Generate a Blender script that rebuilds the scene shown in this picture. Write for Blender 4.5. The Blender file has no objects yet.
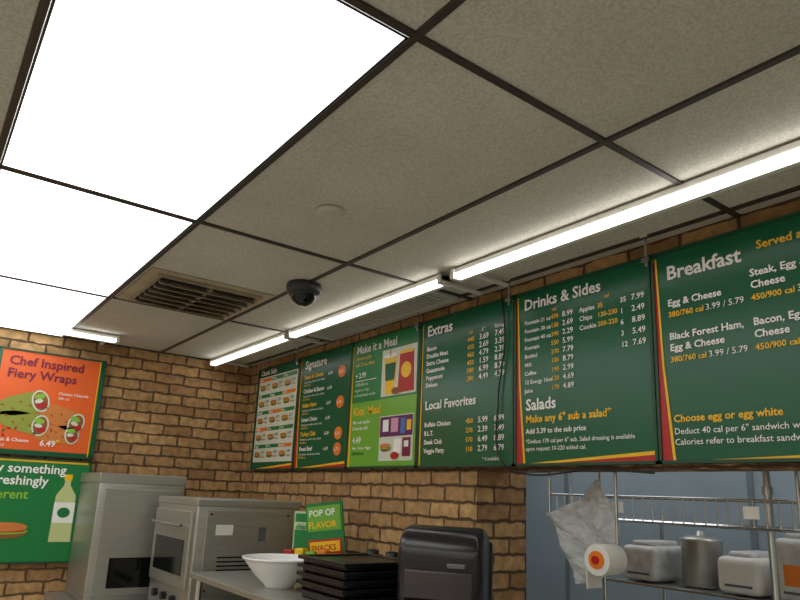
import bpy, bmesh, math, random
from mathutils import Matrix, Vector
random.seed(7)
scn = bpy.context.scene
try:
    scn.view_settings.view_transform = 'Standard'
    scn.view_settings.look = 'None'
    scn.view_settings.exposure = 0.0
except Exception as e:
    print(e)

def lin(c):
    return tuple(((x/255.0)/12.92 if x/255.0 <= 0.04045 else ((x/255.0+0.055)/1.055)**2.4) for x in c)

# ------------------------------------------------------------ materials
MATS = {}
def mat(name, rgb, rough=0.6, metal=0.0, emis=0.0, ecol=None, noise=0.0, nscale=8.0, spec=0.5):
    if name in MATS: return MATS[name]
    m = bpy.data.materials.new(name); m.use_nodes = True
    nt = m.node_tree; b = nt.nodes['Principled BSDF']
    c = lin(rgb)
    b.inputs['Base Color'].default_value = (*c, 1)
    b.inputs['Roughness'].default_value = rough
    b.inputs['Metallic'].default_value = metal
    b.inputs['Specular IOR Level'].default_value = spec
    if emis > 0:
        b.inputs['Emission Color'].default_value = (*lin(ecol or rgb), 1)
        b.inputs['Emission Strength'].default_value = emis
    if noise > 0:
        g = nt.nodes.new('ShaderNodeNewGeometry')
        n = nt.nodes.new('ShaderNodeTexNoise'); n.inputs['Scale'].default_value = nscale
        n.inputs['Detail'].default_value = 5
        r = nt.nodes.new('ShaderNodeMapRange')
        r.inputs['From Min'].default_value = .3; r.inputs['From Max'].default_value = .7
        r.inputs['To Min'].default_value = 1-noise; r.inputs['To Max'].default_value = 1+noise
        mx = nt.nodes.new('ShaderNodeVectorMath'); mx.operation = 'SCALE'
        mx.inputs[0].default_value = c
        nt.links.new(g.outputs['Position'], n.inputs['Vector'])
        nt.links.new(n.outputs['Fac'], r.inputs['Value'])
        nt.links.new(r.outputs['Result'], mx.inputs['Scale'])
        nt.links.new(mx.outputs['Vector'], b.inputs['Base Color'])
    MATS[name] = m
    return m

def brick_mat(name, axis):
    m = bpy.data.materials.new(name); m.use_nodes = True
    nt = m.node_tree; L = nt.links; N = nt.nodes
    b = N['Principled BSDF']; b.inputs['Roughness'].default_value = .8
    g = N.new('ShaderNodeNewGeometry'); s = N.new('ShaderNodeSeparateXYZ'); c = N.new('ShaderNodeCombineXYZ')
    L.new(g.outputs['Position'], s.inputs[0])
    L.new(s.outputs[axis], c.inputs['X']); L.new(s.outputs['Z'], c.inputs['Y'])
    dn = N.new('ShaderNodeTexNoise'); dn.inputs['Scale'].default_value = 16; dn.inputs['Detail'].default_value = 3
    L.new(g.outputs['Position'], dn.inputs['Vector'])
    sub = N.new('ShaderNodeVectorMath'); sub.operation = 'SUBTRACT'; sub.inputs[1].default_value = (.5, .5, .5)
    sc = N.new('ShaderNodeVectorMath'); sc.operation = 'SCALE'; sc.inputs['Scale'].default_value = .026
    ad = N.new('ShaderNodeVectorMath'); ad.operation = 'ADD'
    L.new(dn.outputs['Color'], sub.inputs[0]); L.new(sub.outputs[0], sc.inputs[0])
    L.new(c.outputs[0], ad.inputs[0]); L.new(sc.outputs[0], ad.inputs[1])
    br = N.new('ShaderNodeTexBrick')
    br.inputs['Scale'].default_value = 1
    br.inputs['Brick Width'].default_value = .195
    br.inputs['Row Height'].default_value = .070
    br.inputs['Mortar Size'].default_value = .0085
    br.inputs['Mortar Smooth'].default_value = .6
    br.inputs['Bias'].default_value = -.15
    br.inputs['Color1'].default_value = (*lin((200, 160, 108)), 1)
    br.inputs['Color2'].default_value = (*lin((152, 112, 72)), 1)
    br.inputs['Mortar'].default_value = (*lin((98, 74, 52)), 1)
    L.new(ad.outputs[0], br.inputs['Vector'])
    n2 = N.new('ShaderNodeTexNoise'); n2.inputs['Scale'].default_value = 22; n2.inputs['Detail'].default_value = 6
    L.new(g.outputs['Position'], n2.inputs['Vector'])
    mr = N.new('ShaderNodeMapRange'); mr.inputs['From Min'].default_value = .3; mr.inputs['From Max'].default_value = .7
    mr.inputs['To Min'].default_value = .64; mr.inputs['To Max'].default_value = 1.22
    L.new(n2.outputs['Fac'], mr.inputs['Value'])
    mx = N.new('ShaderNodeVectorMath'); mx.operation = 'SCALE'
    L.new(br.outputs['Color'], mx.inputs[0]); L.new(mr.outputs[0], mx.inputs['Scale'])
    L.new(mx.outputs[0], b.inputs['Base Color'])
    inv = N.new('ShaderNodeMath'); inv.operation = 'SUBTRACT'; inv.inputs[0].default_value = 1
    L.new(br.outputs['Fac'], inv.inputs[1])
    a2 = N.new('ShaderNodeMath'); a2.operation = 'MULTIPLY_ADD'; a2.inputs[1].default_value = .5
    L.new(n2.outputs['Fac'], a2.inputs[0]); L.new(inv.outputs[0], a2.inputs[2])
    bp = N.new('ShaderNodeBump'); bp.inputs['Distance'].default_value = .009; bp.inputs['Strength'].default_value = .7
    L.new(a2.outputs[0], bp.inputs['Height']); L.new(bp.outputs[0], b.inputs['Normal'])
    return m

def tile_mat():
    m = bpy.data.materials.new('ceiling_tile'); m.use_nodes = True
    nt = m.node_tree; L = nt.links; N = nt.nodes
    b = N['Principled BSDF']; b.inputs['Roughness'].default_value = .95
    b.inputs['Specular IOR Level'].default_value = .1
    g = N.new('ShaderNodeNewGeometry')
    n1 = N.new('ShaderNodeTexNoise'); n1.inputs['Scale'].default_value = 170; n1.inputs['Detail'].default_value = 3
    n2 = N.new('ShaderNodeTexNoise'); n2.inputs['Scale'].default_value = 1.6; n2.inputs['Detail'].default_value = 4
    vo = N.new('ShaderNodeTexVoronoi'); vo.inputs['Scale'].default_value = 140
    for n in (n1, n2, vo): L.new(g.outputs['Position'], n.inputs['Vector'])
    r1 = N.new('ShaderNodeValToRGB')
    r1.color_ramp.elements[0].position = .3; r1.color_ramp.elements[0].color = (*lin((190, 187, 174)), 1)
    r1.color_ramp.elements[1].position = .6; r1.color_ramp.elements[1].color = (*lin((216, 213, 201)), 1)
    L.new(n1.outputs['Fac'], r1.inputs[0])
    r2 = N.new('ShaderNodeMapRange'); r2.inputs['From Min'].default_value = .3; r2.inputs['From Max'].default_value = .7
    r2.inputs['To Min'].default_value = .88; r2.inputs['To Max'].default_value = 1.04
    L.new(n2.outputs['Fac'], r2.inputs['Value'])
    r3 = N.new('ShaderNodeMapRange'); r3.inputs['From Min'].default_value = .08; r3.inputs['From Max'].default_value = .22
    r3.inputs['To Min'].default_value = .9; r3.inputs['To Max'].default_value = 1
    L.new(vo.outputs['Distance'], r3.inputs['Value'])
    mu = N.new('ShaderNodeMath'); mu.operation = 'MULTIPLY'
    L.new(r2.outputs[0], mu.inputs[0]); L.new(r3.outputs[0], mu.inputs[1])
    mx = N.new('ShaderNodeVectorMath'); mx.operation = 'SCALE'
    L.new(r1.outputs[0], mx.inputs[0]); L.new(mu.outputs[0], mx.inputs['Scale'])
    L.new(mx.outputs[0], b.inputs['Base Color'])
    bp = N.new('ShaderNodeBump'); bp.inputs['Distance'].default_value = .001; bp.inputs['Strength'].default_value = .2
    L.new(n1.outputs['Fac'], bp.inputs['Height']); L.new(bp.outputs[0], b.inputs['Normal'])
    return m

def floor_mat():
    m = bpy.data.materials.new('floor_tile'); m.use_nodes = True
    nt = m.node_tree; L = nt.links; N = nt.nodes
    b = N['Principled BSDF']; b.inputs['Roughness'].default_value = .45
    g = N.new('ShaderNodeNewGeometry'); br = N.new('ShaderNodeTexBrick'); br.offset = 0
    br.inputs['Scale'].default_value = 1; br.inputs['Brick Width'].default_value = .3; br.inputs['Row Height'].default_value = .3
    br.inputs['Mortar Size'].default_value = .005
    br.inputs['Color1'].default_value = (*lin((214, 206, 192)), 1); br.inputs['Color2'].default_value = (*lin((204, 194, 180)), 1)
    br.inputs['Mortar'].default_value = (*lin((120, 112, 100)), 1)
    L.new(g.outputs['Position'], br.inputs['Vector']); L.new(br.outputs['Color'], b.inputs['Base Color'])
    return m

def steel_mat(name, rgb, rough, axis):
    m = bpy.data.materials.new(name); m.use_nodes = True
    nt = m.node_tree; L = nt.links; N = nt.nodes
    b = N['Principled BSDF']; b.inputs['Metallic'].default_value = .8; b.inputs['Roughness'].default_value = rough
    g = N.new('ShaderNodeNewGeometry'); mp = N.new('ShaderNodeMapping')
    mp.inputs['Scale'].default_value = axis
    n = N.new('ShaderNodeTexNoise'); n.inputs['Scale'].default_value = 6; n.inputs['Detail'].default_value = 4
    L.new(g.outputs['Position'], mp.inputs[0]); L.new(mp.outputs[0], n.inputs['Vector'])
    r = N.new('ShaderNodeMapRange'); r.inputs['To Min'].default_value = .8; r.inputs['To Max'].default_value = 1.15
    L.new(n.outputs['Fac'], r.inputs['Value'])
    mx = N.new('ShaderNodeVectorMath'); mx.operation = 'SCALE'; mx.inputs[0].default_value = lin(rgb)
    L.new(r.outputs[0], mx.inputs['Scale']); L.new(mx.outputs[0], b.inputs['Base Color'])
    return m

brick_x = brick_mat('brick_menu_wall', 'X'); brick_y = brick_mat('brick_side_wall', 'Y')
ceil_m = tile_mat(); floor_m = floor_mat()
steel = steel_mat('brushed_steel', (182, 181, 174), .4, (1, 1, 22))
chrome = mat('chrome', (205, 208, 210), .18, 1.0)
black = mat('black_plastic', (18, 18, 20), .3)
darkgrey = mat('dark_grey_plastic', (46, 44, 46), .35)
white = mat('white_enamel', (228, 226, 220), .4)
tee_m = mat('grid_tee_dark', (58, 52, 46), .5)
light_m = mat('acrylic_light_diffuser', (235, 238, 240), .4, emis=2.6, ecol=(250, 253, 252))
led_m = mat('led_tube', (255, 255, 255), .4, emis=7.0, ecol=(255, 253, 249))
G0 = mat('print_green_dark', (12, 94, 60), .25)
G0b = mat('print_green_deep', (5, 66, 44), .28)
G1 = mat('print_green_mid', (30, 128, 66), .3)
G2 = mat('print_green_light', (112, 178, 60), .3)
YEL = mat('print_yellow', (250, 200, 30), .35)
ORG = mat('print_orange', (238, 128, 34), .35)
RED = mat('print_red', (186, 34, 32), .35)
WHT = mat('print_white', (250, 250, 246), .4)
CRM = mat('print_cream', (218, 224, 206), .4)
PUR = mat('print_purple', (96, 30, 96), .4)
BRN = mat('print_brown', (150, 92, 46), .4)
MAR = mat('print_maroon', (124, 24, 60), .4)
PORG = mat('poster_orange', (240, 104, 40), .35)
LGR = mat('print_lettuce', (142, 196, 66), .4)
TORT = mat('print_tortilla_green', (150, 160, 62), .4)
TORR = mat('print_tortilla_red', (214, 130, 62), .4)
PNK = mat('print_pink', (222, 160, 190), .4)
BLU = mat('print_blue', (70, 120, 190), .4)

# ------------------------------------------------------------ mesh builder
class B:
    def __init__(s): s.bm = bmesh.new(); s.mats = []
    def mi(s, m):
        if m not in s.mats: s.mats.append(m)
        return s.mats.index(m)
    def merge(s, t, m, M=None, smooth=False):
        i = s.mi(m)
        if M is not None: bmesh.ops.transform(t, matrix=M, verts=t.verts)
        for f in t.faces: f.material_index = i; f.smooth = smooth
        me = bpy.data.meshes.new('t'); t.to_mesh(me); t.free()
        s.bm.from_mesh(me); bpy.data.meshes.remove(me)
    def box(s, a, b, m, bev=0, seg=2, M=None):
        t = bmesh.new(); bmesh.ops.create_cube(t, size=1)
        sx = [b[k]-a[k] for k in range(3)]; c = [(a[k]+b[k])/2 for k in range(3)]
        bmesh.ops.transform(t, matrix=Matrix.Translation(c) @ Matrix.Diagonal((*sx, 1)), verts=t.verts)
        if bev > 0: bmesh.ops.bevel(t, geom=t.edges[:], offset=bev, segments=seg, profile=.5, affect='EDGES')
        s.merge(t, m, M, smooth=(bev > 0 and seg > 2))
    def cyl(s, p, q, r, m, n=16, r2=None):
        p = Vector(p); q = Vector(q); d = q-p
        t = bmesh.new(); bmesh.ops.create_cone(t, cap_ends=True, segments=n, radius1=r, radius2=r if r2 is None else r2, depth=d.length)
        M = Matrix.Translation((p+q)/2) @ d.to_track_quat('Z', 'Y').to_matrix().to_4x4()
        s.merge(t, m, M, smooth=False)
    def lathe(s, prof, c, m, n=32, M=None):
        t = bmesh.new(); rings = []
        for r, z in prof:
            rings.append([t.verts.new((r*math.cos(2*math.pi*k/n), r*math.sin(2*math.pi*k/n), z)) for k in range(n)])
        for a, b in zip(rings, rings[1:]):
            for k in range(n): t.faces.new((a[k], a[(k+1) % n], b[(k+1) % n], b[k]))
        MM = Matrix.Translation(c)
        if M is not None: MM = MM @ M
        s.merge(t, m, MM, smooth=True)
    def poly(s, pts, m):
        t = bmesh.new(); t.faces.new([t.verts.new(p) for p in pts]); s.merge(t, m)
    def done(s, name, parent=None):
        me = bpy.data.meshes.new(name); s.bm.to_mesh(me); s.bm.free()
        for m in s.mats: me.materials.append(m)
        o = bpy.data.objects.new(name, me); scn.collection.objects.link(o)
        if parent: o.parent = parent
        return o

# ------------------------------------------------------------ flat print helper
class Board(B):
    ts = 1.0
    def __init__(s, org, right, W, H, depth=.025):
        super().__init__(); s.o = Vector(org); s.r = Vector(right); s.u = Vector((0, 0, 1)); s.n = s.r.cross(s.u)
        s.W = W; s.H = H; s.d = depth
    def P(s, x, y, l=0):
        return s.o + s.r*x - s.u*y + s.n*(s.d + l*.0012)
    def body(s, m, edge):
        R = Matrix((( s.r.x, s.n.x, s.u.x, s.o.x), (s.r.y, s.n.y, s.u.y, s.o.y), (s.r.z, s.n.z, s.u.z, s.o.z), (0, 0, 0, 1)))
        s.box((0, 0, -s.H), (s.W, s.d, 0), m, M=R)
        e = .010
        for a, b in (((0, 0, -e), (s.W, s.d+.006, 0)), ((0, 0, -s.H), (s.W, s.d+.006, -s.H+e)),
                     ((0, 0, -s.H), (e, s.d+.006, 0)), ((s.W-e, 0, -s.H), (s.W, s.d+.006, 0))):
            s.box(a, b, edge, M=R)
    def rect(s, x, y, w, h, m, l=1):
        s.poly([s.P(x, y, l), s.P(x, y+h, l), s.P(x+w, y+h, l), s.P(x+w, y, l)], m)
    def pg(s, pts, m, l=1):
        s.poly([s.P(x, y, l) for x, y in pts], m)
    def ell(s, cx, cy, rx, ry, m, l=2, rot=0, n=24):
        pts = []
        for k in range(n):
            a = -2*math.pi*k/n; x = rx*math.cos(a); y = ry*math.sin(a)
            pts.append((cx+x*math.cos(rot)-y*math.sin(rot), cy+x*math.sin(rot)+y*math.cos(rot)))
        s.pg(pts, m, l)
    def sub(s, cx, cy, w, l=2):
        s.ell(cx, cy+.006, w, w*.30, BRN, l); s.ell(cx, cy, w*1.05, w*.16, LGR, l+1)
        s.ell(cx, cy-.003, w*.95, w*.09, RED, l+2); s.ell(cx, cy-w*.22, w, w*.24, TORR, l+3)
    def text(s, tx, x, y, size, m, l=3, bold=0, align='LEFT', sx=1.0):
        size = size*s.ts
        cu = bpy.data.curves.new('txt', 'FONT'); cu.body = tx; cu.size = size; cu.align_x = align
        cu.resolution_u = 2; cu.offset = bold*size
        ob = bpy.data.objects.new('txt', cu); scn.collection.objects.link(ob)
        dg = bpy.context.evaluated_depsgraph_get()
        me = bpy.data.meshes.new_from_object(ob.evaluated_get(dg))
        t = bmesh.new(); t.from_mesh(me); bpy.data.meshes.remove(me)
        bpy.data.objects.remove(ob); bpy.data.curves.remove(cu)
        o = s.P(x, y, l)
        M = Matrix(((s.r.x*sx, s.u.x, s.n.x, o.x), (s.r.y*sx, s.u.y, s.n.y, o.y), (s.r.z*sx, s.u.z, s.n.z, o.z), (0, 0, 0, 1)))
        s.merge(t, m, M)

# ------------------------------------------------------------ room
CX, CY, CZ = 4.52, -1.95, 1.55
ZC = 2.45
def slab(name, a, b, m):
    q = B(); q.box(a, b, m); return q.done(name)
slab('floor', (-.15, -5.1, -.1), (7.1, 2.3, 0), floor_m)
slab('ceiling', (-.15, -5.1, ZC), (7.1, 2.3, ZC+.1), ceil_m)
slab('wall_left', (-.15, -5.1, 0), (0, 0, ZC), brick_y)
q = B()
q.box((-.15, 0, 0), (2.45, .30, ZC), brick_x)
q.box((2.45, 0, 1.675), (7.1, .16, ZC), brick_x)
q.box((2.45, .0005, 0), (2.4505, .2995, 1.675), brick_y)
q.done('wall_back')
paint = mat('cream_paint', (232, 226, 210), .7, noise=.03)
slab('wall_right', (7.0, -5.1, 0), (7.1, 2.3, ZC), paint)
slab('wall_front', (-.15, -5.1, 0), (7.1, -5.0, ZC), paint)
kp = mat('kitchen_blue_panel', (166, 184, 197), .3, noise=.08, nscale=3)
q = B()
q.box((1.1, 1.6, 0), (7.0, 1.7, ZC), kp)
for k in range(5): q.box((1.6+k*1.2, 1.592, 0), (1.63+k*1.2, 1.6, ZC), mat('panel_trim', (130, 142, 154), .4))
q.done('wall_kitchen_back')
slab('wall_kitchen_left', (1.0, .3, 0), (1.1, 1.7, ZC), kp)

# ceiling grid
q = B()
xs = [-.0+.012, 1.18, 2.395, 3.61, 4.825, 6.04]
ys = [-.064, -.671, -1.277, -1.884, -2.49, -3.10, -3.71, -4.32, -4.93]
for x in xs: q.box((x-.0085, -5, ZC-.007), (x+.0085, -.0, ZC+.001), tee_m)
for y in ys: q.box((0, y-.0085, ZC-.0075), (7, y+.0085, ZC+.001), tee_m)
q.done('ceiling_grid')

def light_panel(x0, x1, y0, y1):
    q = B(); g = .010
    q.box((x0+g, y0+g, ZC-.006), (x1-g, y1-g, ZC-.001), light_m)
    for a, b in (((x0+g, y0+g), (x1-g, y0+g+.006)), ((x0+g, y1-g-.006), (x1-g, y1-g)), ((x0+g, y0+g), (x0+g+.006, y1-g)), ((x1-g-.006, y0+g), (x1-g, y1-g))):
        q.box((a[0], a[1], ZC-.0075), (b[0], b[1], ZC-.001), tee_m)
    q.done('seen_or_added_light_panel')
for x0, x1 in ((.012, 1.18), (1.18, 2.395), (2.395, 3.61)):
    light_panel(x0, x1, -1.884, -1.277)
for x0, x1 in ((.012, 1.18), (1.18, 2.395), (2.395, 3.61), (3.61, 4.825), (4.825, 6.04)):  # rows behind the camera, added out of view to raise the room light
    light_panel(x0, x1, -3.10, -2.49)
    light_panel(x0, x1, -4.32, -3.71)
light_panel(4.825, 6.04, -1.884, -1.277)  # another added panel, out of view, for more room light
light_panel(3.1, 4.3, .7, 1.3)  # this and the next: unseen panels added to brighten the kitchen
light_panel(1.5, 2.7, .7, 1.3)

# ceiling air vent
vm = mat('vent_beige', (156, 140, 114), .6, noise=.1)
vd = mat('vent_dark', (30, 24, 20), .8)
q = B()
x0, x1, y0, y1 = 1.20, 1.79, -1.255, -.69
q.box((x0, y0, ZC-.008), (x1, y1, ZC-.001), mat('vent_plate', (182, 168, 142), .6, noise=.12))
a0, a1, b0, b1 = x0+.08, x1-.06, y0+.06, y1-.06
q.box((a0, b0, ZC-.010), (a1, b1, ZC-.0075), vd)
for e in (((a0-.02, b0-.02), (a1+.02, b0)), ((a0-.02, b1), (a1+.02, b1+.02)), ((a0-.02, b0), (a0, b1)), ((a1, b0), (a1+.02, b1))):
    q.box((e[0][0], e[0][1], ZC-.020), (e[1][0], e[1][1], ZC-.007), vm)
n = 6
for k in range(n):
    x = a0+(k+.5)*(a1-a0)/n
    M = Matrix.Translation((x, (b0+b1)/2, ZC-.030)) @ Matrix.Rotation(math.radians(40), 4, 'Y')
    q.box((-.018, -(b1-b0)/2, -.0015), (.018, (b1-b0)/2, .0015), vm, M=M)
q.box((a0, (b0+b1)/2-.006, ZC-.032), (a1, (b0+b1)/2+.006, ZC-.010), vm)
q.done('ceiling_air_vent')

# return grille by the menu wall
q = B()
x0, x1, y0, y1 = 1.32, 2.37, -.27, -.085
gm = mat('grille_grey', (200, 200, 194), .5)
q.box((x0, y0, ZC-.006), (x1, y1, ZC-.001), vd)
k = x0
while k < x1:
    q.box((k, y0, ZC-.016), (k+.016, y1, ZC-.005), gm); k += .034
for a, b in (((x0-.015, y0-.015), (x1+.015, y0)), ((x0-.015, y1), (x1+.015, y1+.015)), ((x0-.015, y0), (x0, y1)), ((x1, y0), (x1+.015, y1))):
    q.box((a[0], a[1], ZC-.018), (b[0], b[1], ZC-.001), gm)
q.done('ceiling_return_grille')

# dome camera
q = B()
c = (CX-1.298*1.95+.04, CY+.679*1.95-.04, ZC)
q.lathe([(0.001, -.001), (.075, -.001), (.078, -.02), (.074, -.04), (.062, -.046), (0.001, -.046)], c, mat('dome_base_grey', (50, 50, 58), .4))
q.lathe([(.058*math.cos(t*math.pi/16)+.0005, -.044-.056*math.sin(t*math.pi/16)) for t in range(9)], c, mat('dome_smoked', (10, 10, 14), .08))
q.lathe([(.060, -.044), (.064, -.052), (.059, -.056)], c, darkgrey)
q.done('security_dome_camera')
q = B()
q.lathe([(.001, -.001), (.045, -.001), (.045, -.010), (.036, -.016), (.03, -.017), (.001, -.02)], (2.78, -.98, ZC), mat('sensor_offwhite', (196, 192, 178), .6))
q.done('smoke_detector')

# LED strip fixtures
def led(x0, x1, along='x'):
    q = B()
    def bb(xa, xb, d0, d1, z0, z1, m, bev=0):
        if along == 'x': q.box((xa, -d1, z0), (xb, -d0, z1), m, bev)
        else: q.box((d0, xa, z0), (d1, xb, z1), m, bev)
    bb(x0, x1, .285, .335, ZC-.034, ZC-.0095, white)
    bb(x0+.02, x1-.02, .305, .340, ZC-.046, ZC-.030, led_m, .004)
    bb(x0, x0+.02, .283, .344, ZC-.052, ZC-.0095, white, .003)
    bb(x1-.02, x1, .283, .344, ZC-.052, ZC-.0095, white, .003)
    bb(x0+.02, x1-.02, .285, .305, ZC-.050, ZC-.030, white)
    for t in (x0+.04, x1-.06):
        bb(t, t+.02, .075, .30, ZC-.030, ZC-.020, white)
    q.done('linear_light_fixture')
led(.06, 1.22); led(1.25, 2.58); led(2.64, 4.2); led(4.24, 5.8)
led(-2.6, -1.02, along='y')

# ------------------------------------------------------------ menu boards
ZT, H = 2.388, .70
frame = mat('board_frame_green', (20, 74, 48), .4)
edges = [.235, .85, 1.465, 2.08, 2.70, 3.325, 4.60]
def mk(i, base=G0, ts=1.0):
    W = edges[i+1]-edges[i]-.004
    b = Board((edges[i]+.002, -.012, ZT), (1, 0, 0), W, H)
    b.ts = ts
    b.body(base, frame)
    return b, W
def stripes(b, W, left=True, bottom=True):
    if left:
        b.pg([(.010, .03), (.010, H-.01), (.046, H-.01), (.024, H*.55), (.015, .03)], RED, 1)
        b.pg([(.015, .02), (.024, H*.55), (.046, H-.01), (.056, H-.01), (.032, H*.55), (.021, .02)], YEL, 2)
    if bottom:
        b.pg([(W*.12, H-.010), (W-.01, H-.010), (W-.01, H-.042)], YEL, 1)
        b.pg([(W*.35, H-.010), (W-.01, H-.010), (W-.01, H-.029)], RED, 2)
def price(b, x, y, s, c=WHT):
    b.text('%d.%d9' % (random.randint(1, 8), random.randint(2, 9)), x, y, s, c, bold=.01)
def cal(b, x, y, s):
    b.text('%d' % (random.randint(9, 70)*10), x, y, s, YEL, bold=.01)

# 1 - cream lists
b, W = mk(0)
stripes(b, W, False, True)
b.rect(.022, .065, W-.044, .582, CRM, 1)
b.text('Classic Subs', .04, .052, .050, WHT, bold=.02)
for cxx in range(3):
    for r in range(5):
        x = .034+cxx*.184; y = .075+r*.114
        b.rect(x, y, .174, .024, G1 if (r+cxx) % 3 else ORG, 2)
        b.text(['Ham', 'Turkey', 'Tuna', 'Club', 'Veggie', 'B.M.T.', 'Meatball', 'Steak'][(r*3+cxx) % 8], x+.008, y+.019, .022, WHT, l=4, bold=.02)
        b.sub(x+.055, y+.068, .044, 2)
        b.text('6.%d9' % random.randint(1, 9), x+.112, y+.060, .026, G0b, bold=.02)
        b.text('%d cal' % (random.randint(20, 60)*10), x+.112, y+.085, .019, RED, bold=.01)
b.done('menu_board')
# 2 - Signature
b, W = mk(1, ts=.86)
stripes(b, W)
b.text('Signature', .07, .085, .082, WHT, bold=.02)
for k, nm in enumerate(['Steak & Cheese', 'Chicken & Bacon', 'Italian Hero', 'Sweet Onion', 'Turkey Club', 'Roast Beef']):
    yy = .15+k*.088
    b.text(nm, .07, yy, .042, WHT if k % 2 else YEL, bold=.02)
    b.text('fresh greens, onions, sauce, cheese', .07, yy+.026, .021, WHT)
    b.text('450/900 cal', .07, yy+.046, .021, YEL)
    b.text('6.49', .36, yy+.004, .034, WHT, bold=.01)
    if k in (0, 2, 4, 5):
        b.ell(.51, yy, .042, .036, ORG, 2); b.text('6.%d9' % (k+2), .482, yy+.010, .032, WHT, l=4, bold=.02)
b.done('menu_board')
# 3 - Make it a meal / Kids meal
b, W = mk(2, G1, ts=.80)
b.rect(.012, .35, W-.024, H-.362, G2, 1)
b.pg([(.010, .03), (.010, H-.01), (.030, H-.01), (.016, .03)], YEL, 2)
b.text('Make it a Meal', .045, .078, .080, WHT, bold=.02)
b.text('choose a side', .045, .115, .034, YEL, bold=.015)
b.text('and 21 oz. drink', .045, .150, .034, YEL, bold=.015)
b.text('+ 2.99', .045, .215, .05, WHT, bold=.02)
b.rect(.045, .230, .20, .004, WHT, 2)
b.text('+290-600 cal', .045, .260, .030, WHT)
b.text('Apples or chips', .045, .290, .028, WHT)
b.text('or fresh-baked cookie', .045, .318, .028, WHT)
b.rect(.295, .095, .295, .245, CRM, 2)
b.pg([(.315, .13), (.333, .33), (.41, .33), (.428, .13)], YEL, 3); b.ell(.371, .13, .058, .013, WHT, 4)
b.rect(.367, .10, .008, .03, RED, 5)
b.pg([(.325, .17), (.333, .26), (.409, .26), (.417, .17)], G0, 4)
b.pg([(.45, .12), (.44, .33), (.575, .33), (.565, .12)], RED, 3); b.ell(.507, .22, .042, .04, YEL, 4)
b.pg([(.45, .12), (.455, .135), (.56, .135), (.565, .12)], YEL, 5)
b.ell(.43, .318, .040, .018, BRN, 5); b.ell(.44, .314, .006, .004, MAR, 6); b.ell(.42, .320, .006, .004, MAR, 6)
b.text("Kids' Meal", .045, .42, .078, YEL, bold=.02)
b.text('Mini sub, apples', .045, .465, .032, WHT, bold=.01)
b.text('& low-fat milk', .045, .498, .032, WHT, bold=.01)
b.text('4.49', .05, .568, .06, WHT, bold=.02)
b.text('Ham  Turkey  Veggie', .05, .600, .026, WHT, bold=.01)
b.text('230-400 cal', .05, .630, .030, G0b, bold=.01)
b.rect(.30, .44, .28, .225, CRM, 2)
b.rect(.305, .445, .27, .10, PUR, 3)
b.rect(.33, .46, .05, .06, WHT, 4); b.rect(.40, .455, .06, .07, PNK, 4); b.rect(.48, .46, .04, .075, BLU, 4); b.rect(.53, .47, .035, .05, YEL, 4)
b.sub(.36, .60, .045, 4)
b.rect(.43, .56, .06, .07, WHT, 4); b.rect(.50, .555, .065, .09, MAR, 4); b.ell(.44, .64, .035, .018, RED, 5)
b.rect(.515, .57, .035, .03, WHT, 5)
b.done('menu_board')
# 4 - Extras
b, W = mk(3, ts=.86)
b.pg([(.012, .02), (.012, H-.01), (.022, H-.01), (.018, .02)], YEL, 1)
b.text('Extras', .05, .082, .084, WHT, bold=.02)
b.text('cal', .345, .120, .026, YEL); b.text('6"', .425, .120, .028, WHT); b.text('ftlong', .505, .120, .028, WHT)
for k, nm in enumerate(['Bacon', 'Double Meat', 'Extra Cheese', 'Guacamole', 'Pepperoni', 'Deluxe']):
    yy = .155+k*.035
    b.text(nm, .05, yy, .034, WHT, bold=.02); cal(b, .335, yy, .034); price(b, .41, yy, .040); price(b, .505, yy, .040)
b.text('Local Favorites', .05, .435, .066, WHT, bold=.02)
for k, nm in enumerate(['Buffalo Chicken', 'B.L.T.', 'Steak Club', 'Veggie Patty']):
    yy = .515+k*.040
    b.text(nm, .05, yy, .034, WHT, bold=.02); cal(b, .335, yy, .034); price(b, .41, yy, .040); price(b, .505, yy, .040)
b.text('* if available', .44, .675, .024, WHT)
b.done('menu_board')
# 5 - Drinks & Sides
b, W = mk(4, ts=.74)
stripes(b, W)
b.text('Drinks & Sides', .052, .080, .084, WHT, bold=.024)
b.text('cal', .195, .110, .028, YEL); b.text('cal', .435, .110, .028, YEL)
for k, nm in enumerate(['Fountain 21 oz', 'Fountain 30 oz', 'Fountain 40 oz', 'Fountain', 'Bottled', 'Milk', 'Coffee', '12 Energy 16oz', 'Juice']):
    yy = .142+k*.0345
    b.text(nm, .055, yy, .030, WHT, bold=.014); cal(b, .190, yy, .034); price(b, .245, yy, .040)
for k, nm in enumerate(['Apples', 'Chips', 'Cookie']):
    b.text(nm, .325, .142+k*.0345, .034, WHT, bold=.014)
    b.text(['35', '130-230', '200-220'][k], .405, .142+k*.0345, .034, YEL, bold=.012)
for k in range(5):
    b.text(['35', '1', '6', '3', '12'][k], .50, .142+k*.040, .036, WHT, bold=.015); price(b, .545, .142+k*.040, .040)
b.text('Salads', .06, .487, .084, WHT, bold=.022)
b.text('Make any 6" sub a salad*', .06, .535, .053, YEL, bold=.025)
b.text('Add 3.39 to the sub price', .06, .578, .037, WHT, bold=.018)
b.text('*Deduct 170 cal per 6" sub. Salad dressing is available', .06, .615, .030, WHT, bold=.005)
b.text('upon request 10-220 added cal.', .06, .643, .030, WHT, bold=.005)
b.done('menu_board')
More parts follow.
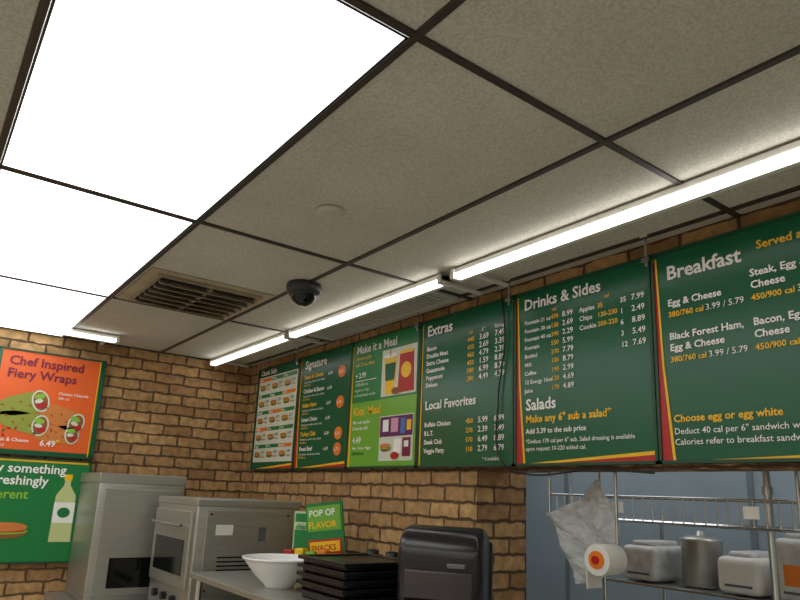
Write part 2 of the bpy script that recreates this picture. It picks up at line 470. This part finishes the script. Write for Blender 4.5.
# 6 - Breakfast
b, W = mk(5, ts=.68)
stripes(b, W)
b.text('Breakfast', .055, .104, .096, WHT, bold=.024)
b.text('Served all day', .345, .078, .054, YEL, bold=.018)
for cx, nm, c1 in ((.055, ['Egg & Cheese', 'Black Forest Ham,\nEgg & Cheese'], '380/760'), (.320, ['Steak, Egg &\nCheese', 'Bacon, Egg &\nCheese'], '450/900'), (.62, ['Sausage, Egg &\nCheese', 'Western Egg\n& Cheese'], '480/960'), (.93, ['Ham Melt', 'Veggie, Egg\n& Cheese'], '400/800')):
    y = .195 if cx < .1 else .158
    for t in nm:
        for s_ in t.split('\n'):
            b.text(s_, cx, y, .047, WHT, bold=.024); y += .037
        b.text(c1+' cal', cx, y, .038, YEL, bold=.018)
        b.text('3.99 / 5.79', cx+.125, y, .041, WHT)
        y += .075
b.text('Choose egg or egg white', .055, .572, .047, YEL, bold=.024)
b.text('Deduct 40 cal per 6" sandwich with egg white.', .055, .610, .040, WHT, bold=.004)
b.text('Calories refer to breakfast sandwiches on 6" flatbread.', .055, .643, .040, WHT, bold=.004)
b.done('menu_board')

# chrome hanging rods
q = B()
for x in (.85, 2.08, 2.69, 3.325):
    q.cyl((x, -.062, ZC-.001), (x, -.062, 2.34), .005, chrome, 10)
    q.box((x-.015, -.07, 2.355), (x+.015, -.046, 2.372), chrome)
    q.cyl((x, -.062, ZC-.006), (x, -.062, ZC-.001), .018, white, 14)
q.done('menu_board_hanger')
def cord(name, pts, r, m):
    cu = bpy.data.curves.new(name, 'CURVE'); cu.dimensions = '3D'; cu.bevel_depth = r; cu.bevel_resolution = 2
    sp = cu.splines.new('BEZIER'); sp.bezier_points.add(len(pts)-1)
    for p, c in zip(sp.bezier_points, pts): p.co = c; p.handle_left_type = p.handle_right_type = 'AUTO'
    o = bpy.data.objects.new(name, cu); scn.collection.objects.link(o); cu.materials.append(m); return o
cord('power_cord', [(2.64, -.055, 2.42), (2.655, -.05, 2.2), (2.62, -.05, 1.95), (2.645, -.05, 1.70), (2.72, -.045, 1.665), (3.1, -.035, 1.672), (3.3, -.03, 1.66)], .0035, black)

# ------------------------------------------------------------ posters on the left wall
b = Board((.012, -1.62, 2.325), (0, 1, 0), .61, .625)
b.body(PORG, frame)
b.rect(.010, .010, .020, .605, G0, 2); b.rect(.580, .010, .020, .605, G0, 2)
b.rect(.573, .010, .007, .605, YEL, 3)
b.pg([(.022, .595), (.588, .595), (.588, .615), (.022, .615)], G0, 2)
b.text('Chef Inspired', .07, .095, .076, MAR, bold=.02)
b.text('Fiery Wraps', .07, .172, .076, MAR, bold=.02)
def wrap(cx, cy, s, rot, body):
    c, sn = math.cos(rot), math.sin(rot)
    pts = [(-.13, 0), (-.12, .032), (-.05, .055), (.10, .064), (.10, -.064), (-.05, -.055), (-.12, -.032)]
    b.pg([(cx+(x*c-y*sn)*s, cy+(x*sn+y*c)*s) for x, y in pts], body, 2)
    ex, ey = cx+.10*s*c, cy+.10*s*sn
    b.ell(ex, ey, .046*s, .064*s, CRM, 3, rot)
    b.ell(ex, ey, .037*s, .054*s, BRN, 4, rot)
    b.ell(ex-.008, ey-.026*s, .028*s, .016*s, LGR, 5, rot); b.ell(ex+.008, ey+.022*s, .026*s, .018*s, RED, 5, rot)
    b.ell(ex-.01, ey+.002, .022*s, .012*s, CRM, 6, rot)
    for t in range(4):
        xx, yy = (-.09+t*.045)*s, ((t % 2)*.03-.015)*s
        b.ell(cx+xx*c-yy*sn, cy+xx*sn+yy*c, .010*s, .005*s, BRN, 3, rot+.5)
wrap(.17, .33, 1.05, -.30, TORT); wrap(.19, .43, 1.0, .15, TORT)
wrap(.39, .38, 1.0, .35, TORR); wrap(.38, .49, .9, -.05, TORR)
for k in range(10):
    b.ell(.10+random.random()*.42, .46+random.random()*.07, .011, .006, random.choice([LGR, RED, G1, YEL]), 3, random.random()*3)
b.text('Chicken Chipotle', .36, .250, .024, WHT, l=7, bold=.01); b.text('580 cal', .36, .278, .022, WHT, l=7)
b.text('Steak & Cheese', .05, .550, .030, WHT, l=7, bold=.01); b.text('6.49', .30, .565, .050, WHT, l=7, bold=.02)
b.text('590 cal', .05, .580, .024, WHT, l=7)
b.done('wraps_poster')
b = Board((.012, -1.62, 1.685), (0, 1, 0), .61, .60)
b.body(G1, frame)
b.rect(.010, .010, .58, .012, YEL, 2)
b.text('Try something', .03, .085, .075, WHT, bold=.02)
b.text('refreshingly', .03, .155, .075, WHT, bold=.02)
b.text('different', .03, .235, .075, LGR, bold=.02)
b.pg([(.475, .10), (.472, .15), (.435, .21), (.43, .48), (.55, .48), (.545, .21), (.508, .15), (.505, .10)], mat('print_juice', (206, 214, 150), .4), 3)
b.rect(.468, .085, .044, .035, YEL, 4); b.rect(.432, .25, .116, .12, WHT, 4); b.ell(.49, .31, .035, .03, G1, 5)
b.sub(.20, .42, .11, 3)
b.done('drinks_poster')
b = Board((.012, -2.25, 2.325), (0, 1, 0), .61, .625)
b.body(PORG, frame); b.rect(.588, .010, .012, .605, YEL, 2)
b.text('New Flavors', .07, .095, .078, MAR, bold=.02); b.sub(.3, .34, .2, 3)
b.done('sandwich_poster')

# ------------------------------------------------------------ counters & equipment
q = B()
cab = mat('counter_cabinet', (120, 122, 120), .5)
q.box((.04, -.78, .0), (3.0, -.02, .88), cab)
q.box((.04, -1.12, .0), (.60, -.78, .88), cab)
q.box((.01, -.82, .88), (3.04, -.005, .92), steel, .004)
q.box((.01, -1.16, .88), (.64, -.82, .92), steel, .004)
for k in range(5):
    x = .66+k*.46
    q.box((x, -.795, .12), (x+.43, -.78, .84), steel, .003); q.cyl((x+.05, -.815, .78), (x+.38, -.815, .78), .008, chrome, 10)
q.done('back_counter')
q = B()
q.box((1.36, -.80, 1.145), (3.02, -.06, 1.17), steel, .004)
for x in (1.40, 2.2, 2.98):
    for y in (-.76, -.10):
        q.cyl((x, y, .92), (x, y, 1.147), .016, chrome, 12)
q.done('counter_riser_shelf')

# toaster oven cabinet
q = B()
x0, x1, y0, y1, z0, z1 = .66, 1.28, -.76, -.20, .95, 1.50
q.box((x0, y0, z0), (x1, y1, z1), steel, .008, 3)
q.box((x0-.005, y0-.005, z1-.035), (x1+.005, y1+.005, z1+.004), steel, .006)
q.box((x0+.03, y0-.018, z0+.12), (x1-.03, y0+.001, z1-.06), steel, .006)
q.box((x0+.09, y0-.021, z0+.18), (x1-.09, y0-.017, z1-.20), mat('oven_glass', (14, 14, 16), .1))
q.cyl((x0+.08, y0-.045, z1-.13), (x1-.08, y0-.045, z1-.13), .009, chrome, 12)
for x in (x0+.09, x1-.09): q.cyl((x, y0-.045, z1-.13), (x, y0, z1-.13), .006, chrome, 10)
q.box((x1, y0+.05, z0+.10), (x1+.006, y1-.05, z1-.05), steel, .002)
for yy in (y0+.07, y1-.07):
    for zz in (z0+.12, z1-.07): q.cyl((x1+.004, yy, zz), (x1+.010, yy, zz), .006, darkgrey, 10)
q.box((x1+.006, y0+.10, z1-.17), (x1+.0075, y0+.19, z1-.12), white)
q.box((x1+.006, y0+.33, z1-.20), (x1+.0075, y0+.37, z1-.13), mat('label_grey', (90, 92, 96), .5))
for k in range(7): q.box((x1+.005, y0+.12, z0+.15+k*.02), (x1+.008, y1-.12, z0+.158+k*.02), vd)
for k in range(3): q.cyl((x0+.15+k*.14, y0-.025, z0+.06), (x0+.15+k*.14, y0, z0+.06), .02, black, 16)
for x in (x0+.05, x1-.05):
    for y in (y0+.05, y1-.05): q.cyl((x, y, .92), (x, y, .955), .016, black, 12)
q.done('toaster_oven')
# bread proofer
q = B()
q.box((.05, -1.06, .92), (.54, -.58, 1.60), steel, .008, 3)
q.box((.045, -1.065, 1.56), (.545, -.575, 1.615), steel, .005)
q.box((.54, -1.03, .96), (.556, -.61, 1.53), steel, .004)
q.cyl((.585, -.64, 1.1), (.585, -.64, 1.42), .009, chrome, 12)
for z in (1.12, 1.40): q.cyl((.55, -.64, z), (.585, -.64, z), .006, chrome, 10)
q.box((.556, -.96, 1.0), (.559, -.72, 1.16), mat('oven_glass', (14, 14, 16), .1))
q.done('bread_proofer_cabinet')
q = B()
for k in range(4):
    q.box((.12, -.52, .92+k*.11), (.60, -.10, 1.01+k*.11), steel, .01, 3)
    q.box((.11, -.53, 1.005+k*.11), (.61, -.09, 1.018+k*.11), chrome, .003)
q.box((.14, -.50, 1.358), (.58, -.12, 1.40), steel, .008, 3)
q.done('steel_pan_stack')

# bowl
q = B()
q.lathe([(.001, .004), (.06, .0), (.064, .012), (.105, .05), (.144, .098), (.154, .112), (.160, .112), (.160, .119), (.150, .119), (.138, .10), (.098, .05), (.055, .016), (.001, .014)], (1.95, -.63, 1.17), mat('white_bowl', (240, 240, 238), .25), 40)
q.done('white_bowl')

# snack sign display
q = B()
R = Matrix.Translation((1.62, -.28, 1.17)) @ Matrix.Rotation(math.radians(28), 4, 'Z')
q.box((-.17, -.07, 0), (.17, .07, .05), G0, .004, M=R)
q.box((-.17, .05, .05), (-.06, .062, .29), mat('sign_pale_green', (196, 220, 170), .4), M=R)
q.box((-.16, .046, .24), (-.07, .05, .28), G1, M=R); q.box((-.16, .046, .08), (-.07, .05, .20), G1, M=R)
Mt = R @ Matrix.Rotation(math.radians(-8), 4, 'Y')
q.box((-.05, .03, .05), (.16, .04, .335), G1, M=Mt)
q.box((-.04, .026, .07), (.15, .03, .16), RED, M=Mt)
q.box((-.03, .022, .10), (.14, .026, .15), YEL, M=Mt)
q.box((-.04, .026, .20), (.15, .03, .32), G2, M=Mt)
for tx, xx, zz, sz, mm in (('POP OF', -.03, .272, .044, WHT), ('FLAVOR', -.035, .215, .044, YEL), ('SNACKS', -.022, .108, .038, RED), ('chips', -.155, .205, .035, G1)):
    cu = bpy.data.curves.new('txt', 'FONT'); cu.body = tx; cu.size = sz; cu.resolution_u = 2; cu.offset = .02*sz
    ob = bpy.data.objects.new('txt', cu); scn.collection.objects.link(ob)
    me = bpy.data.meshes.new_from_object(ob.evaluated_get(bpy.context.evaluated_depsgraph_get()))
    t = bmesh.new(); t.from_mesh(me); bpy.data.meshes.remove(me); bpy.data.objects.remove(ob); bpy.data.curves.remove(cu)
    yy = .0215 if tx == 'SNACKS' else (.0255 if tx != 'chips' else .0455)
    q.merge(t, mm, (R if tx == 'chips' else Mt) @ Matrix.Translation((xx, yy, zz)) @ Matrix.Rotation(math.pi/2, 4, 'X'))
for k in range(5):
    q.box((-.155+k*.064, -.05, .05), (-.105+k*.064, .0, .11+.01*(k % 2)), [RED, YEL, G2, ORG, RED][k], .006, M=R)
q.done('snack_sign_display')

# black serving trays
q = B()
for k in range(5):
    z = 1.17+k*.030; dx = random.uniform(-.01, .01)
    a = (2.19+dx, -.66, z); c = (2.50+dx, -.36, z+.024)
    q.box(a, c, black, .008, 3)
    for e in (((a[0]-.015, a[1]-.015), (c[0]+.015, a[1]+.004)), ((a[0]-.015, c[1]-.004), (c[0]+.015, c[1]+.015)), ((a[0]-.015, a[1]), (a[0]+.004, c[1])), ((c[0]-.004, a[1]), (c[0]+.015, c[1]))):
        q.box((e[0][0], e[0][1], z+.016), (e[1][0], e[1][1], z+.030), black, .003)
q.done('black_tray_stack')
q = B()
for k in range(3):
    cx_ = 2.02+k*.12
    q.lathe([(.001, 0), (.042, 0), (.05, .10), (.052, .125), (.048, .13), (.001, .13)], (cx_, -.22+.02*(k % 2), 1.17), darkgrey, 24)
    q.lathe([(.03, .13), (.028, .15), (.001, .153)], (cx_, -.22+.02*(k % 2), 1.17), black, 20)
q.done('condiment_canister_set')

# paper towel dispenser: rounded hump profile
q = B()
R = Matrix.Translation((2.72, -.40, 1.17)) @ Matrix.Rotation(math.radians(38), 4, 'Z')
dm = mat('smoked_plastic', (38, 32, 35), .22)
t = bmesh.new(); prof = []
for k in range(15):
    a = math.pi*k/14
    prof.append((.112*math.cos(a), .175+.115*max(math.sin(a), 0)**.8))
prof = [(.105, 0.0)]+prof+[(-.100, 0.0)]
va = [t.verts.new((-.145, y, z)) for y, z in prof]; vb = [t.verts.new((.145, y, z)) for y, z in prof]
n_ = len(prof)
for k in range(n_): t.faces.new((va[k], vb[k], vb[(k+1) % n_], va[(k+1) % n_]))
t.faces.new(va[::-1]); t.faces.new(vb)
bmesh.ops.recalc_face_normals(t, faces=t.faces)
ed = [e for e in t.edges if abs(e.verts[0].co.x-e.verts[1].co.x) < 1e-6]
bmesh.ops.bevel(t, geom=ed, offset=.030, segments=4, profile=.5, affect='EDGES')
q.merge(t, dm, R, smooth=True)
q.box((-.15, .085, .0), (.15, .125, .24), black, .01, 3, M=R)
q.box((-.115, -.116, .06), (.115, -.10, .15), mat('smoked_front', (64, 56, 60), .2), .006, 3, M=R)
q.box((-.12, -.118, .02), (.12, -.10, .045), black, .004, M=R)
q.box((-.10, -.124, .0), (.10, -.120, .035), mat('paper_white', (232, 230, 222), .8), M=R)
q.box((.03, -.119, .162), (.09, -.10, .176), mat('badge_silver', (120, 120, 124), .3, .7), .002, M=R)
q.done('paper_towel_dispenser')

# ------------------------------------------------------------ kitchen beyond the opening
q = B()
x0, x1, y0, y1 = 2.62, 4.6, .26, .60
z = 1.50
for y in (y0, y1): q.cyl((x0, y, z), (x1, y, z), .005, chrome, 8)
for y in (y0, y1): q.cyl((x0, y, z+.09), (x1, y, z+.09), .004, chrome, 8)
k = x0
while k <= x1+.001:
    q.cyl((k, y0, z), (k, y1, z), .0028, chrome, 6)
    q.cyl((k, y0, z), (k, y0, z+.09), .0025, chrome, 6); k += .04
for k in range(8): q.cyl((x0, y0+.04*k, z+.001), (x1, y0+.04*k, z+.001), .002, chrome, 6)
for x in (x0, 3.6, x1):
    for y in (y0, y1): q.cyl((x, y, 1.5), (x, y, ZC), .006, chrome, 8)
for k in range(3):
    x = 2.95+k*.5
    q.box((x-.02, y0-.004, z+.03), (x+.03, y0-.002, z+.07), WHT)
q.done('hanging_wire_rack')

# crumpled bag hung from the soffit underside
q = B(); t = bmesh.new(); nx, nz = 20, 26; V = []
a = math.radians(28)
for j in range(nz+1):
    row = []
    for i in range(nx+1):
        u = i/nx-.5; v = j/nz
        x = u*(.30-.05*v)+.02*math.sin(4*v); zz = -v*.30-.03*math.cos(3*u)
        y = .012*math.sin(9*u+6*v)+.008*math.sin(17*u-11*v)+random.uniform(-.003, .003)
        row.append(t.verts.new((x*math.cos(a)-zz*math.sin(a), y, x*math.sin(a)+zz*math.cos(a))))
    V.append(row)
for j in range(nz):
    for i in range(nx): t.faces.new((V[j][i], V[j+1][i], V[j+1][i+1], V[j][i+1]))
q.merge(t, mat('crinkled_foil_bag', (206, 208, 208), .45, .05, noise=.16, nscale=26), Matrix.Translation((2.76, .215, 1.585)))
q.cyl((2.77, .215, 1.70), (2.77, .215, 1.56), .003, chrome, 8)
q.cyl((2.77, .16, 1.69), (2.77, .215, 1.69), .003, chrome, 8)
q.done('hanging_foil_bag')

# paper towel roll on holder, hung from the soffit
q = B()
rx, rz = 3.04, 1.37
q.cyl((rx, .01, rz), (rx, .11, rz), .052, mat('paper_white', (232, 230, 222), .8), 28)
q.cyl((rx, .004, rz), (rx, .011, rz), .030, ORG, 20)
q.cyl((rx, -.002, rz), (rx, .005, rz), .014, RED, 16)
q.cyl((rx, .105, rz), (rx, .130, rz), .006, chrome, 8)
q.cyl((rx, .130, rz), (rx, .130, 1.675), .006, chrome, 8)
q.box((rx-.053, .02, rz-.10), (rx-.049, .10, rz), mat('paper_white', (232, 230, 222), .8))
q.done('paper_towel_roll')

# standing rack with packages
q = B()
x0, x1, y0, y1 = 2.45, 4.75, .85, 1.35
ZS = 1.21
for x in (x0, (x0+x1)/2, x1):
    for y in (y0, y1): q.cyl((x, y, 0), (x, y, 1.50), .010, chrome, 12)
for z in (.35, .8, ZS):
    for y in (y0, y1): q.cyl((x0, y, z), (x1, y, z), .006, chrome, 8)
    k = x0
    while k <= x1: q.cyl((k, y0, z), (k, y1, z), .003, chrome, 6); k += .06
    q.box((x0, y0, z-.004), (x1, y1, z-.001), steel)
q.done('storage_wire_shelf')
bagm = mat('bread_bag_white', (206, 206, 204), .35, noise=.18, nscale=25)
zb = ZS+.007
for k in range(9):
    q = B(); x = 2.60+k*.235; w = .19; h = [.16, .22, .15, .24, .17, .20, .14, .23, .18][k]
    kind = k % 3
    if kind == 1:
        q.lathe([(.001, 0), (.085, 0), (.088, .01), (.088, h-.03), (.092, h-.025), (.092, h-.015), (.06, h-.002), (.02, h), (.018, h+.02), (.001, h+.022)], (x, 1.05, zb), steel, 28)
        q.done('steel_canister')
    else:
        q.box((x-w/2, .90, zb), (x+w/2, 1.2, zb+h), bagm if kind == 0 else white, .03, 5)
        q.box((x-w*.28, .93, zb+h-.012), (x+w*.28, 1.17, zb+h+.022), bagm, .014, 4)
        if k == 3: q.box((x-.05, .896, zb+.06), (x+.04, .901, zb+.14), ORG)
        q.box((x-w*.3, .897, zb+.03), (x+w*.3, .901, zb+.04), mat('label_grey', (90, 92, 96), .5))
        q.done('food_package')
q = B()
q.cyl((3.30, .72, 0), (3.30, .72, ZC-.001), .014, chrome, 18)
for z in (.9, 1.62, 2.1): q.cyl((3.30, .72, z), (3.30, .72, z+.03), .021, chrome, 18)
q.done('drain_pipe')

# ------------------------------------------------------------ world + camera
w = bpy.data.worlds.new('World'); scn.world = w; w.use_nodes = True
w.node_tree.nodes['Background'].inputs[0].default_value = (.8, .85, 1, 1)
w.node_tree.nodes['Background'].inputs[1].default_value = .3

right = Vector((.598, .800, .0425)).normalized()
fwd = Vector((-.785, .576, .228)); fwd = (fwd-right*fwd.dot(right)).normalized()
up = right.cross(fwd)
cd = bpy.data.cameras.new('camera'); cam = bpy.data.objects.new('camera', cd); scn.collection.objects.link(cam)
cam.matrix_world = Matrix(((right.x, up.x, -fwd.x, CX), (right.y, up.y, -fwd.y, CY), (right.z, up.z, -fwd.z, CZ), (0, 0, 0, 1)))
cd.sensor_width = 36; cd.lens = 655/800*36; cd.shift_y = .055; cd.clip_start = .02
scn.camera = cam
